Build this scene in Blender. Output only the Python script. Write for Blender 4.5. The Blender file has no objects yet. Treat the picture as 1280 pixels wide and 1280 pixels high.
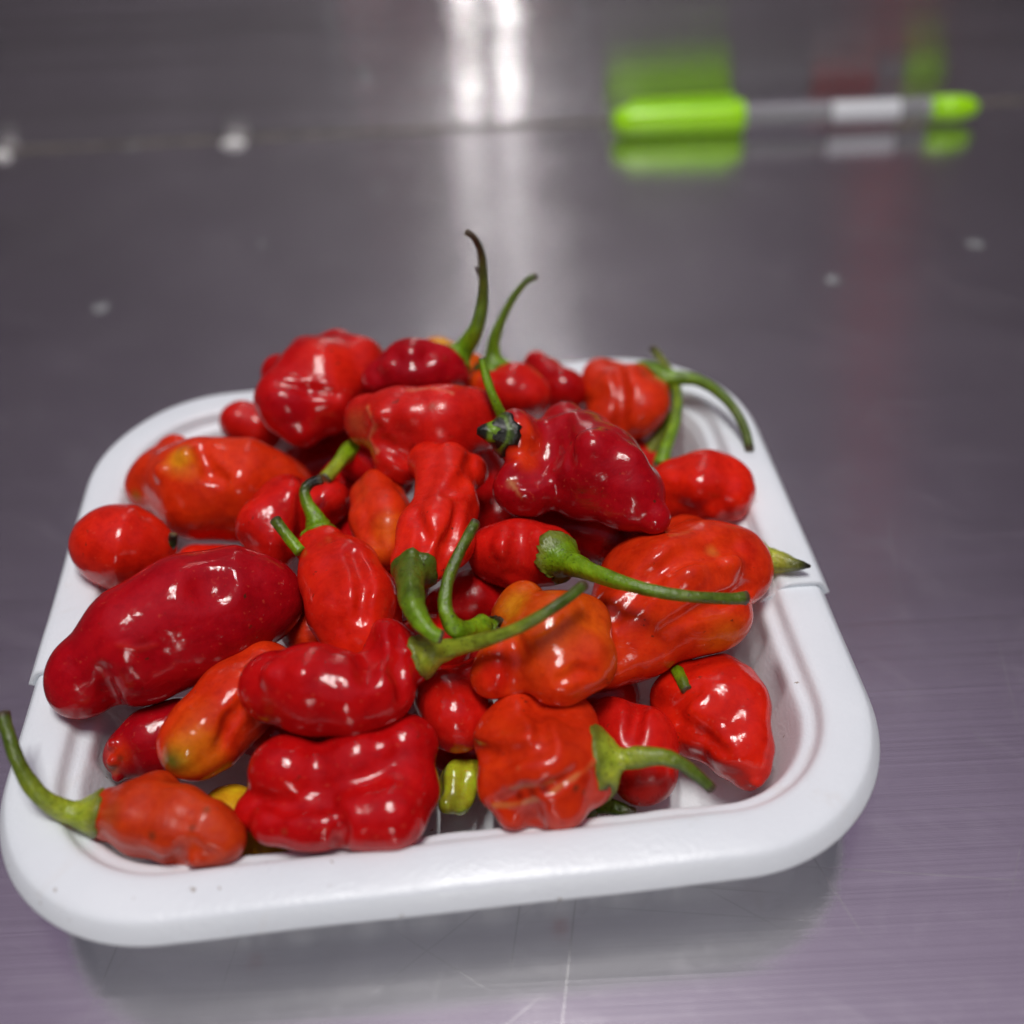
import bpy, bmesh, math
import numpy as np
from mathutils import Vector, Matrix

scene = bpy.context.scene
col = scene.collection
CM = 0.01

# ---------------------------------------------------------------- camera
cam_data = bpy.data.cameras.new('camera')
cam = bpy.data.objects.new('camera', cam_data)
col.objects.link(cam)
scene.camera = cam
rot = Matrix(((0.99879613, 0.04905402, 0.0),
              (-0.03353433, 0.68279758, -0.72983759),
              (-0.03580146, 0.72895896, 0.68362058)))
cam.matrix_world = Matrix.Translation((0.0189210, -0.1565565, 0.1890)) @ rot.to_4x4()
cam_data.sensor_width = 36.0
cam_data.lens = 36.0 * 1310.0 / 1280.0
cam_data.clip_start = 0.01
cam_data.clip_end = 20.0
cam_data.dof.use_dof = True
cam_data.dof.focus_distance = 0.208
cam_data.dof.aperture_fstop = 5.8

# ---------------------------------------------------------------- surrounding room light (dim, slightly lilac)
world = bpy.data.worlds.new('World')
scene.world = world
world.use_nodes = True
wn = world.node_tree.nodes
wl = world.node_tree.links
bg = wn['Background']
bg.inputs['Strength'].default_value = 1.0
tc = wn.new('ShaderNodeTexCoord')
sx = wn.new('ShaderNodeSeparateXYZ')
rmp = wn.new('ShaderNodeValToRGB')
rmp.color_ramp.elements.new(0.45)
for e, p, c in zip(rmp.color_ramp.elements, (0.0, 0.55, 0.98), ((0.018, 0.015, 0.017, 1), (0.030, 0.022, 0.030, 1), (0.32, 0.243, 0.375, 1))):
    e.position = p
    e.color = c
wl.new(tc.outputs['Generated'], sx.inputs[0])
wl.new(sx.outputs['Z'], rmp.inputs['Fac'])
wl.new(rmp.outputs['Color'], bg.inputs['Color'])

# ---------------------------------------------------------------- the twin fluorescent tubes overhead
# one twin fitting over the counter, the next one further back in the same row
for y0, y1, watts in ((-0.36, 0.16, 8.0), (-10.0, -3.45, 85.0)):
    for dx in (-0.122, 0.098):
        ld = bpy.data.lights.new('fluorescent_tube', 'AREA')
        ld.shape = 'RECTANGLE'
        ld.size = 0.036
        ld.size_y = y1 - y0
        ld.energy = watts
        ld.color = (1.0, 0.985, 0.945)
        lo = bpy.data.objects.new('fluorescent_tube', ld)
        lo.location = (0.019 + dx, (y0 + y1) / 2, 1.50)
        col.objects.link(lo)

vs = scene.view_settings
vs.view_transform = 'Standard'
vs.look = 'None'
vs.exposure = 0.0
vs.gamma = 1.0
vs.use_curve_mapping = False
scene.render.engine = 'CYCLES'


# ---------------------------------------------------------------- node helpers
def new_mat(name):
    m = bpy.data.materials.new(name)
    m.use_nodes = True
    nt = m.node_tree
    return m, nt, nt.nodes['Principled BSDF']


def node(nt, kind, **kw):
    n = nt.nodes.new(kind)
    for k, v in kw.items():
        if k in n.inputs:
            n.inputs[k].default_value = v
        else:
            setattr(n, k, v)
    return n


def noise(nt, vec, scale, detail=3.0, rough=0.5, dist=0.0):
    n = node(nt, 'ShaderNodeTexNoise', Scale=scale, Detail=detail, Roughness=rough, Distortion=dist)
    nt.links.new(vec, n.inputs['Vector'])
    return n.outputs['Fac']


def ramp(nt, fac, stops):
    r = nt.nodes.new('ShaderNodeValToRGB')
    while len(r.color_ramp.elements) < len(stops):
        r.color_ramp.elements.new(0.5)
    for e, (p, c) in zip(r.color_ramp.elements, stops):
        e.position = p
        e.color = (c, c, c, 1) if not isinstance(c, tuple) else (*c, 1)
    nt.links.new(fac, r.inputs['Fac'])
    return r.outputs['Color']


def mix(nt, fac, a, b, blend='MIX'):
    m = nt.nodes.new('ShaderNodeMix')
    m.data_type = 'RGBA'
    m.blend_type = blend
    for sock, v in ((m.inputs[0], fac), (m.inputs[6], a), (m.inputs[7], b)):
        if isinstance(v, bpy.types.NodeSocket):
            nt.links.new(v, sock)
        else:
            sock.default_value = v if not isinstance(v, tuple) else (*v, 1)
    return m.outputs[2]


def math_node(nt, op, a, b=0.0):
    m = nt.nodes.new('ShaderNodeMath')
    m.operation = op
    for sock, v in ((m.inputs[0], a), (m.inputs[1], b)):
        if isinstance(v, bpy.types.NodeSocket):
            nt.links.new(v, sock)
        else:
            sock.default_value = v
    return m.outputs[0]


def mapping(nt, vec, scale=(1, 1, 1), rotz=0.0, loc=(0, 0, 0)):
    """rotate first, then stretch"""
    m0 = nt.nodes.new('ShaderNodeMapping')
    m0.inputs['Rotation'].default_value = (0, 0, rotz)
    m0.inputs['Location'].default_value = loc
    nt.links.new(vec, m0.inputs['Vector'])
    m = nt.nodes.new('ShaderNodeMapping')
    m.inputs['Scale'].default_value = scale
    nt.links.new(m0.outputs[0], m.inputs['Vector'])
    return m.outputs[0]


def bump(nt, bsdf, height, strength, dist, prev=None):
    b = node(nt, 'ShaderNodeBump', Strength=strength, Distance=dist)
    nt.links.new(height, b.inputs['Height'])
    if prev is not None:
        nt.links.new(prev, b.inputs['Normal'])
    nt.links.new(b.outputs[0], bsdf.inputs['Normal'])
    return b.outputs[0]


# ---------------------------------------------------------------- materials
def make_skin():
    m, nt, b = new_mat('pepper_skin')
    at = node(nt, 'ShaderNodeAttribute', attribute_name='skin')
    oc = nt.nodes.new('ShaderNodeTexCoord').outputs['Object']
    big = noise(nt, oc, 90, 3, 0.55)
    c = mix(nt, 1.0, at.outputs['Color'], ramp(nt, big, [(0.3, (0.80, 0.75, 0.80)), (0.5, (1, 1, 1)), (0.72, (1.10, 1.35, 1.0))]), 'MULTIPLY')
    c = mix(nt, 1.0, c, ramp(nt, noise(nt, oc, 420, 4, 0.65), [(0.32, (0.84, 0.72, 0.78)), (0.5, (1, 1, 1)), (0.7, (1.08, 1.3, 1.05))]), 'MULTIPLY')
    # faint pale flecks and tiny tan-brown marks on the skin
    fl = ramp(nt, noise(nt, oc, 900, 2, 0.5), [(0.66, 0.0), (0.74, 0.25)])
    c = mix(nt, fl, c, (0.70, 0.10, 0.05))
    gate = ramp(nt, noise(nt, oc, 120, 2, 0.5), [(0.52, 0.0), (0.62, 1.0)])
    sp = ramp(nt, noise(nt, oc, 620, 3, 0.6), [(0.66, 0.0), (0.70, 0.8)])
    c = mix(nt, math_node(nt, 'MULTIPLY', gate, sp), c, (0.06, 0.02, 0.01))
    nt.links.new(c, b.inputs['Base Color'])
    rn = noise(nt, oc, 170, 5, 0.65)
    r = math_node(nt, 'ADD', at.outputs['Alpha'], math_node(nt, 'MULTIPLY', math_node(nt, 'SUBTRACT', rn, 0.42), 0.26))
    nt.links.new(r, b.inputs['Roughness'])
    b.inputs['Subsurface Weight'].default_value = 0.10
    b.inputs['Subsurface Radius'].default_value = (1.0, 0.15, 0.08)
    b.inputs['Subsurface Scale'].default_value = 0.003
    b.inputs['Coat Weight'].default_value = 0.12
    b.inputs['Specular IOR Level'].default_value = 0.32
    b.inputs['Coat Roughness'].default_value = 0.07
    n1 = bump(nt, b, noise(nt, oc, 230, 2, 0.5), 0.16, 0.0014)
    n0 = bump(nt, b, noise(nt, oc, 120, 3, 0.6, 1.6), 0.10, 0.0022, n1)
    bump(nt, b, noise(nt, oc, 800, 3, 0.6), 0.10, 0.0004, n0)
    return m


def make_stem():
    m, nt, b = new_mat('pepper_stem')
    at = node(nt, 'ShaderNodeAttribute', attribute_name='skin')
    oc = nt.nodes.new('ShaderNodeTexCoord').outputs['Object']
    v = noise(nt, oc, 260, 4, 0.6)
    c = mix(nt, 1.0, at.outputs['Color'], ramp(nt, v, [(0.3, (0.55, 0.55, 0.5)), (0.5, (1, 1, 1)), (0.7, (1.35, 1.2, 1.1))]), 'MULTIPLY')
    sp = ramp(nt, noise(nt, oc, 1300, 3, 0.6), [(0.61, 0.0), (0.67, 0.7)])
    c = mix(nt, sp, c, (0.018, 0.016, 0.008))
    nt.links.new(c, b.inputs['Base Color'])
    b.inputs['Roughness'].default_value = 0.29
    b.inputs['Subsurface Weight'].default_value = 0.05
    b.inputs['Subsurface Scale'].default_value = 0.001
    bump(nt, b, noise(nt, oc, 700, 4, 0.6), 0.45, 0.0010)
    return m


def make_foam():
    m, nt, b = new_mat('white_tray_plastic')
    oc = nt.nodes.new('ShaderNodeTexCoord').outputs['Object']
    v = noise(nt, oc, 25, 4, 0.6)
    c = ramp(nt, v, [(0.3, (0.735, 0.785, 0.825)), (0.7, (0.80, 0.845, 0.88))])
    sp = ramp(nt, noise(nt, oc, 420, 3, 0.5), [(0.735, 0.0), (0.76, 0.75)])
    c = mix(nt, sp, c, (0.25, 0.19, 0.12))
    sm = ramp(nt, noise(nt, oc, 70, 5, 0.7, 0.8), [(0.60, 0.0), (0.78, 0.22)])
    c = mix(nt, sm, c, (0.62, 0.52, 0.42))
    nt.links.new(c, b.inputs['Base Color'])
    r = ramp(nt, noise(nt, oc, 60, 4, 0.6), [(0.3, 0.26), (0.7, 0.42)])
    nt.links.new(r, b.inputs['Roughness'])
    t1 = bump(nt, b, noise(nt, oc, 140, 4, 0.6), 0.12, 0.0010)
    bump(nt, b, noise(nt, oc, 1100, 3, 0.6), 0.25, 0.0004, t1)
    return m


def make_steel(name, up, rough, slope, broad, share, wear):
    """steel brushed along X: fine grooves tilt the surface across the grain (axis "up"), so lights draw out across it"""
    m, nt, b = new_mat(name)
    oc = nt.nodes.new('ShaderNodeTexCoord').outputs['Object']
    b2 = nt.nodes.new('ShaderNodeBsdfPrincipled')
    for q in (b, b2):
        q.inputs['Metallic'].default_value = 1.0
    grain = noise(nt, mapping(nt, oc, (4, 900, 900)), 1.0, 4, 0.65)
    fine = noise(nt, mapping(nt, oc, (3, 13000, 13000)), 1.0, 2, 0.6)
    cloud = noise(nt, oc, 14, 5, 0.6, 0.4)
    smear = ramp(nt, noise(nt, mapping(nt, oc, (1, 1.6, 1), 0.5), 38, 5, 0.65, 1.2), [(0.50, 0.0), (0.70, 1.0)])
    base = ramp(nt, cloud, [(0.3, (0.66, 0.64, 0.66)), (0.7, (0.76, 0.74, 0.76))])
    base = mix(nt, ramp(nt, grain, [(0.35, 0.14), (0.6, 0.0)]), base, (0.54, 0.52, 0.54))
    # long fine scratches in several directions
    scr = None
    for i, (a, sc, thr) in enumerate(((1.25, 260, 0.695), (1.75, 330, 0.70), (0.6, 300, 0.715), (2.5, 280, 0.715), (0.12, 240, 0.72), (2.1, 420, 0.70))):
        s = ramp(nt, noise(nt, mapping(nt, oc, (9, sc * 3.2, 1), a, (0.3 * i, 0.7 * i, 0)), 1.0, 2, 0.5, 0.0), [(thr, 0.0), (thr + 0.025, 1.0)])
        scr = s if scr is None else math_node(nt, 'MAXIMUM', scr, s)
    base = mix(nt, math_node(nt, 'MULTIPLY', scr, 0.35), base, (0.42, 0.41, 0.41))
    # groove tilt
    tilt = math_node(nt, 'MULTIPLY', math_node(nt, 'SUBTRACT', fine, 0.5), slope)
    sock = 'Z' if up == 'Z' else 'Y'
    tv = nt.nodes.new('ShaderNodeCombineXYZ')
    nt.links.new(tilt, tv.inputs[sock])
    geo = nt.nodes.new('ShaderNodeNewGeometry')
    add = nt.nodes.new('ShaderNodeVectorMath'); add.operation = 'ADD'
    nt.links.new(geo.outputs['Normal'], add.inputs[0]); nt.links.new(tv.outputs[0], add.inputs[1])
    nor = nt.nodes.new('ShaderNodeVectorMath'); nor.operation = 'NORMALIZE'
    nt.links.new(add.outputs[0], nor.inputs[0])
    n2 = bump(nt, b, scr, -0.08 * wear, 0.0004, nor.outputs[0])
    n3 = bump(nt, b, noise(nt, oc, 9, 2, 0.5), 0.05 * wear, 0.002, n2)
    for q, r0 in ((b, rough), (b2, broad)):
        nt.links.new(base, q.inputs['Base Color'])
        rr = math_node(nt, 'ADD', r0 - 0.03 * wear, math_node(nt, 'MULTIPLY', cloud, 0.06 * wear))
        rr = math_node(nt, 'ADD', rr, math_node(nt, 'MULTIPLY', smear, 0.07 * wear))
        nt.links.new(math_node(nt, 'ADD', rr, math_node(nt, 'MULTIPLY', scr, 0.12 * wear)), q.inputs['Roughness'])
        nt.links.new(n3, q.inputs['Normal'])
    mx = nt.nodes.new('ShaderNodeMixShader')
    mx.inputs[0].default_value = share
    nt.links.new(b.outputs[0], mx.inputs[1])
    nt.links.new(b2.outputs[0], mx.inputs[2])
    nt.links.new(mx.outputs[0], nt.nodes['Material Output'].inputs['Surface'])
    return m


def plain(name, colour, rough=0.4, metallic=0.0, trans=0.0, ior=1.5, vary=0.12):
    m, nt, b = new_mat(name)
    oc = nt.nodes.new('ShaderNodeTexCoord').outputs['Object']
    lo = tuple(max(0, c * (1 - vary)) for c in colour)
    hi = tuple(min(1, c * (1 + vary)) for c in colour)
    nt.links.new(ramp(nt, noise(nt, oc, 220, 4, 0.6), [(0.3, lo), (0.7, hi)]), b.inputs['Base Color'])
    b.inputs['Roughness'].default_value = rough
    b.inputs['Metallic'].default_value = metallic
    b.inputs['Transmission Weight'].default_value = trans
    b.inputs['IOR'].default_value = ior
    return m


SKIN, STEM, FOAM = make_skin(), make_stem(), make_foam()
STEEL_T = make_steel('brushed_steel_counter', 'Y', 0.125, 0.34, 0.40, 0.15, 0.8)
STEEL_W = make_steel('brushed_steel_splashback', 'Z', 0.045, 2.2, 0.36, 0.12, 0.12)


# ---------------------------------------------------------------- object helpers
def link(name, verts, faces, mat, parent=None, smooth=True, origin=(0, 0, 0), colours=None):
    """verts in cm, in world space; origin (cm) is the parent's position"""
    V = (np.asarray(verts, float) - np.asarray(origin)) * CM
    me = bpy.data.meshes.new(name)
    F = np.asarray(faces) if not isinstance(faces, list) else None
    if F is not None:
        n, k = F.shape
        me.vertices.add(len(V)); me.vertices.foreach_set('co', V.astype(np.float32).ravel())
        me.loops.add(n * k); me.loops.foreach_set('vertex_index', F.astype(np.int32).ravel())
        me.polygons.add(n)
        me.polygons.foreach_set('loop_start', np.arange(0, n * k, k, dtype=np.int32))
        me.update(calc_edges=True)
    else:
        me.from_pydata([tuple(v) for v in V], [], faces)
    if smooth:
        me.polygons.foreach_set('use_smooth', np.ones(len(me.polygons), bool))
    if colours is not None:
        a = me.color_attributes.new('skin', 'FLOAT_COLOR', 'POINT')
        a.data.foreach_set('color', np.asarray(colours, np.float32).ravel())
    me.materials.append(mat)
    o = bpy.data.objects.new(name, me)
    col.objects.link(o)
    if parent is not None:
        o.parent = parent
    return o


def tag(o, label, cat=None, group=None, kind=None):
    o['label'] = label
    if cat: o['category'] = cat
    if group: o['group'] = group
    if kind: o['kind'] = kind
    return o


def empty(name, loc_cm):
    o = bpy.data.objects.new(name, None)
    o.empty_display_size = 0.01
    o.location = tuple(c * CM for c in loc_cm)
    col.objects.link(o)
    return o


# ---------------------------------------------------------------- the setting: steel counter and splashback
def sheet(name, pts, faces, mat):
    return link(name, pts, faces, mat, smooth=False)


WY = 28.95
o = sheet('steel_counter', [(-90, -70, 0), (90, -70, 0), (90, WY, 0), (-90, WY, 0),
                            (-90, -70, -3), (90, -70, -3), (90, WY, -3), (-90, WY, -3)],
          [(0, 1, 2, 3), (0, 4, 5, 1), (1, 5, 6, 2), (2, 6, 7, 3), (3, 7, 4, 0), (7, 6, 5, 4)], STEEL_T)
tag(o, 'brushed stainless steel counter top with fine scratches', kind='structure')
prof = [(WY + 0.05, 0.0), (WY + 0.05, 40), (WY + 1.3, 40), (WY + 1.3, -3), (WY + 0.01, -3)]
V, F = [], []
for x in (-90, 90):
    V += [(x, y, z) for y, z in prof]
n = len(prof)
F = [(i, i + n, (i + 1) % n + n, (i + 1) % n) for i in range(n)] + [tuple(range(n)), tuple(range(2 * n - 1, n - 1, -1))]
o = link('steel_splashback', V, F, STEEL_W, smooth=False)
tag(o, 'brushed steel wall panel rising behind the counter', kind='structure')

# grimy sealant bead along the crease
sealant = plain('grimy_sealant', (0.10, 0.085, 0.075), 0.5, vary=0.5)
V, F = [], []
rs0 = np.random.RandomState(4)
for k in range(181):
    w = 0.10 + 0.05 * rs0.rand()
    for a in range(5):
        t = a / 4 * math.pi / 2
        V.append((-90 + k, WY + 0.05 - w * math.cos(t), 0.001 + w * math.sin(t)))
for k in range(180):
    for a in range(4):
        F.append((k * 5 + a, k * 5 + 5 + a, k * 5 + 6 + a, k * 5 + 1 + a))
o = link('sealant_bead', V, F, sealant)
tag(o, 'thin dark bead where the steel wall meets the counter', kind='structure')

# ---------------------------------------------------------------- the white trays
TA, TB, TR = 8.33, 7.50, 3.40
TC = (0.13, 0.15)
TYAW = math.radians(3.8)
TRAY_PROFILE = [(0.00, 1.93), (0.015, 1.96), (0.05, 2.03), (0.11, 2.13), (0.18, 2.23), (0.22, 2.275), (0.27, 2.305), (0.40, 2.33), (0.62, 2.35),
                (0.80, 2.36), (0.95, 2.355), (1.06, 2.33), (1.13, 2.28), (1.18, 2.20), (1.22, 2.12), (1.28, 2.06), (1.38, 2.03), (1.48, 2.01),
                (1.55, 1.97), (1.60, 1.90), (1.65, 1.80), (1.72, 1.62), (1.80, 1.42), (1.90, 1.18), (2.00, 0.92), (2.10, 0.66), (2.20, 0.44),
                (2.32, 0.28), (2.46, 0.19), (2.62, 0.16)]


TRAY_PROFILE = [(d if d < 1.1 else 1.06 + (d - 1.06) * 0.78, z) for d, z in TRAY_PROFILE]


def rounded_rect(a, b, r, k):
    """k points per quarter corner and per side; returns list of (x, y, side parameter, outward nx, ny, straightness)"""
    pts = []
    cor = [(a - r, b - r, 0), (-(a - r), b - r, 90), (-(a - r), -(b - r), 180), (a - r, -(b - r), 270)]
    for i, (cx, cy, a0) in enumerate(cor):
        for j in range(k):
            t = math.radians(a0 + 90 * j / k)
            pts.append((cx + r * math.cos(t), cy + r * math.sin(t), 0.0, math.cos(t), math.sin(t), 0.0))
        t = math.radians(a0 + 90)
        nx, ny = math.cos(t), math.sin(t)
        x0, y0 = cx + r * nx, cy + r * ny
        c2 = cor[(i + 1) % 4]
        x1, y1 = c2[0] + r * nx, c2[1] + r * ny
        L = math.hypot(x1 - x0, y1 - y0)
        m = 3 * k
        for j in range(m):
            s = j / m
            e = min(s, 1 - s) * L
            pts.append((x0 + (x1 - x0) * s, y0 + (y1 - y0) * s, (s - 0.5) * L, nx, ny, smoothstep(0, 0.7, e)))
    return pts


def smoothstep(a, b, x):
    t = min(1, max(0, (x - a) / (b - a)))
    return t * t * (3 - 2 * t)


def build_tray(name, dz=0.0, grow=0.0, cut=None):
    K = 30
    rings = []
    for d, z in TRAY_PROFILE:
        ring = []
        for (x, y, s, nx, ny, st) in rounded_rect(TA + grow - d, TB + grow - d, TR + grow - d, K):
            inner = st if d > 1.14 else 0.0
            w = smoothstep(1.98, 1.35, z) * smoothstep(0.2, 0.45, z) * inner
            wl = smoothstep(2.2, 2.08, z) * smoothstep(0.2, 0.45, z) * inner
            q = 0.5 + 0.5 * math.tanh(2.0 * (math.cos(2 * math.pi * s / 1.30) - 0.15)) / math.tanh(2.0)
            off = (0.12 - 0.13 * q) * w - 0.02 * q * wl
            wob = 0.012 * math.sin(x * 1.7 + y * 0.9) + 0.01 * math.sin(x * 0.8 - y * 2.1)
            ring.append((x + nx * off, y + ny * off, z + dz + wob))
        rings.append(ring)
    last = rings[-1]
    for sc in (0.92, 0.8, 0.65, 0.45, 0.22):
        rings.append([(x * sc, y * sc, 0.20 + dz + 0.04 * math.cos(2 * math.pi * x * sc / 1.3)) for x, y, z in last])
    n = len(last)
    V = [p for r in rings for p in r] + [(0, 0, 0.24 + dz)]
    F = []
    for i in range(len(rings) - 1):
        for j in range(n):
            j2 = (j + 1) % n
            F.append((i * n + j, i * n + j2, (i + 1) * n + j2, (i + 1) * n + j))
    b0 = (len(rings) - 1) * n
    F += [(b0 + j, b0 + (j + 1) % n, len(V) - 1) for j in range(n)]
    c, s = math.cos(TYAW), math.sin(TYAW)
    o = link(name, V, F, FOAM)
    if cut is not None:
        bm = bmesh.new()
        bm.from_mesh(o.data)
        g = bm.verts[:] + bm.edges[:] + bm.faces[:]
        bmesh.ops.bisect_plane(bm, geom=g, plane_co=(0, cut * CM, 0), plane_no=(-0.02, 1, 0.0), clear_inner=True)
        bm.to_mesh(o.data)
        bm.free()
    o.rotation_euler.z = TYAW
    o.location = (TC[0] * CM, TC[1] * CM, 0)
    sol = o.modifiers.new('thickness', 'SOLIDIFY')
    sol.thickness = 0.13 * CM
    sol.offset = -1
    return o


tag(build_tray('food_tray'), 'white ribbed plastic tray holding the peppers, its front half bare at the rim', 'tray')
tag(build_tray('food_tray', 0.13, 0.07, -1.55), 'cut white tray section nested over the back half of the other tray', 'tray')

# ---------------------------------------------------------------- pepper shapes
def smin(a, b, k):
    h = np.maximum(k - np.abs(a - b), 0.0) / k
    return np.minimum(a, b) - h * h * k * 0.25

def smax(a, b, k):
    return -smin(-a, -b, k)

def cone(P, a, b):
    """distance to a tapering round-ended bar; a and b are (x, y, z, radius)"""
    A = np.array(a[:3]); D = np.array(b[:3]) - A
    L2 = float(D @ D) + 1e-9
    h = np.clip(((P - A) @ D) / L2, 0, 1)
    q = P - A - h[:, None] * D
    hs = h * h * (3 - 2 * h)
    return np.sqrt((q * q).sum(1)) - (a[3] + (b[3] - a[3]) * hs)

def wobble(P, seed, freq):
    """smooth random relief, roughly -1..1"""
    rs = np.random.RandomState(seed)
    out = np.zeros(len(P)); tot = 0
    for o in range(9):
        w = rs.normal(size=3); w *= freq * rs.uniform(0.6, 1.7) / np.linalg.norm(w)
        out += np.sin(P @ w + rs.uniform(0, 6.28) + 0.6 * np.sin(P @ w[[1, 2, 0]] * 0.9))
    return out / 4.0

def fruit_distance(P, S):
    sp = S['spine']
    d = None
    k0 = 0.5 * min(s[3] for s in sp)
    if len(sp) == 1:
        d = np.sqrt(((P - np.array(sp[0][:3])) ** 2).sum(1)) - sp[0][3]
    for a, b in zip(sp[:-1], sp[1:]):
        e = cone(P, a, b)
        d = e if d is None else smin(d, e, k0)
    for l in S.get('lobes', ()):
        e = np.sqrt(((P - np.array(l[:3])) ** 2).sum(1)) - l[3]
        d = smin(d, e, S.get('soft', 0.48) * l[3])
    n, amp = S.get('ridge', (3, 0.06))
    if amp and len(sp) > 1:
        A = np.array(sp[0][:3]); D = np.array(sp[-1][:3]) - A; L = np.linalg.norm(D); D = D / L
        U = np.cross(D, (0.3, 0.2, 0.9)); U /= np.linalg.norm(U); V = np.cross(D, U)
        q = P - A; t = q @ D; x = q @ U; y = q @ V
        R = max(s[3] for s in sp)
        phi = np.arctan2(y, x) + 0.25 * np.sin(t * 1.3 + S['seed'])
        rho = np.clip(np.sqrt(x * x + y * y) / (0.8 * R), 0, 1)
        c = np.cos(n * phi + S['seed'])
        d = d - amp * R * (0.55 * c - 0.45 * (1 - np.abs(np.cos(0.5 * n * phi + 0.5 * S['seed']))) ** 2) * rho * rho
    na, nf = S.get('noise', (0.05, 3.0))
    d = d - na * wobble(P, S['seed'], nf) - na * 0.16 * wobble(P, S['seed'] + 7, nf * 2.4)
    for b in S.get('bumps', ()):
        e = np.sqrt(((P - np.array(b[:3])) ** 2).sum(1)) - b[3]
        d = smin(d, e, 0.5 * b[3])
    for line, pc, st in S.get('scars', ()):
        for a, b in zip(line[:-1], line[1:]):
            d = smin(d, cone(P, a, b), 1.5 * a[3])
    for c in S.get('dents', ()):
        e = np.sqrt(((P - np.array(c[:3])) ** 2).sum(1)) - c[3]
        d = smax(d, -e, 0.8 * c[3])
    for f in S.get('furrows', ()):
        for a, b in zip(f[:-1], f[1:]):
            d = smax(d, -cone(P, a, b), 2.2 * max(a[3], b[3]))
    return d


def surface_nets(fn, lo, hi, h):
    """dual contouring on a regular grid, first coarse, then fine near the surface"""
    lo = np.asarray(lo); hi = np.asarray(hi)
    ncoarse = np.ceil((hi - lo) / (4 * h)).astype(int) + 1
    ax = [lo[i] + 4 * h * (np.arange(ncoarse[i]) + 0.375) for i in range(3)]
    G = np.stack(np.meshgrid(*ax, indexing='ij'), -1)
    dc = fn(G.reshape(-1, 3)).reshape(ncoarse)
    D = np.repeat(np.repeat(np.repeat(dc, 4, 0), 4, 1), 4, 2)
    idx = np.argwhere(np.abs(D) < 4 * h * 1.5)
    P = lo + idx * h
    D[tuple(idx.T)] = fn(P)
    nx, ny, nz = D.shape
    ins = D < 0
    cs = [(a, b, c) for a in (0, 1) for b in (0, 1) for c in (0, 1)]
    sub = lambda A, c: A[c[0]:nx - 1 + c[0], c[1]:ny - 1 + c[1], c[2]:nz - 1 + c[2]]
    cnt = sum(sub(ins, c).astype(np.int8) for c in cs)
    act = (cnt > 0) & (cnt < 8)
    cells = np.argwhere(act)
    vid = -np.ones(act.shape, int)
    vid[tuple(cells.T)] = np.arange(len(cells))
    val = {c: sub(D, c)[act] for c in cs}
    acc = np.zeros((len(cells), 3)); num = np.zeros(len(cells))
    for c in cs:
        for k in range(3):
            if c[k] == 0:
                e = list(c); e[k] = 1; e = tuple(e)
                a, b = val[c], val[e]
                m = (a < 0) != (b < 0)
                t = np.where(m, a / np.where(m, a - b, 1), 0)
                p = np.tile(np.array(c, float), (len(cells), 1)); p[:, k] += t
                acc[m] += p[m]; num[m] += 1
    V = lo + (cells + acc / num[:, None]) * h
    faces = []
    for k in range(3):
        s0 = [slice(1, -1)] * 3; s1 = [slice(1, -1)] * 3
        s0[k] = slice(0, -1); s1[k] = slice(1, None)
        a, b = ins[tuple(s0)], ins[tuple(s1)]
        e = np.argwhere(a != b)
        off = np.ones(3, int); off[k] = 0
        e = e + off
        flip = ins[tuple(e.T)]
        u, w = [(1, 2), (2, 0), (0, 1)][k]
        du = np.zeros(3, int); du[u] = 1
        dw = np.zeros(3, int); dw[w] = 1
        ok = np.all(e < np.array(act.shape), 1)
        e, flip = e[ok], flip[ok]
        q = np.stack([vid[tuple((e - du - dw).T)], vid[tuple((e - dw).T)], vid[tuple(e.T)], vid[tuple((e - du).T)]], 1)
        q[~flip] = q[~flip][:, ::-1]
        faces.append(q)
    F = np.concatenate(faces)
    F = F[(F >= 0).all(1)]
    return V, F


def gradient(fn, P, e=0.01):
    g = np.stack([(fn(P + d) - fn(P - d)) / (2 * e) for d in np.eye(3) * e], 1)
    return g / (np.linalg.norm(g, axis=1)[:, None] + 1e-9)


def catmull(pts, n):
    P = np.array(pts, float)
    P = np.vstack([2 * P[0] - P[1], P, 2 * P[-1] - P[-2]])
    out = []
    for i in range(1, len(P) - 2):
        for t in np.arange(n) / n:
            a, b, c, d = P[i - 1:i + 3]
            out.append(0.5 * (2 * b + (c - a) * t + (2 * a - 5 * b + 4 * c - d) * t * t + (3 * b - a - 3 * c + d) * t ** 3))
    out.append(P[-2])
    return np.array(out)


def frames(path):
    T = np.gradient(path, axis=0)
    T /= np.linalg.norm(T, axis=1)[:, None]
    u = np.cross(T[0], (0.31, 0.2, 0.93)); u /= np.linalg.norm(u)
    U = []
    for t in T:
        u = u - t * (u @ t); u /= np.linalg.norm(u); U.append(u)
    U = np.array(U)
    return T, U, np.cross(T, U)


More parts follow.
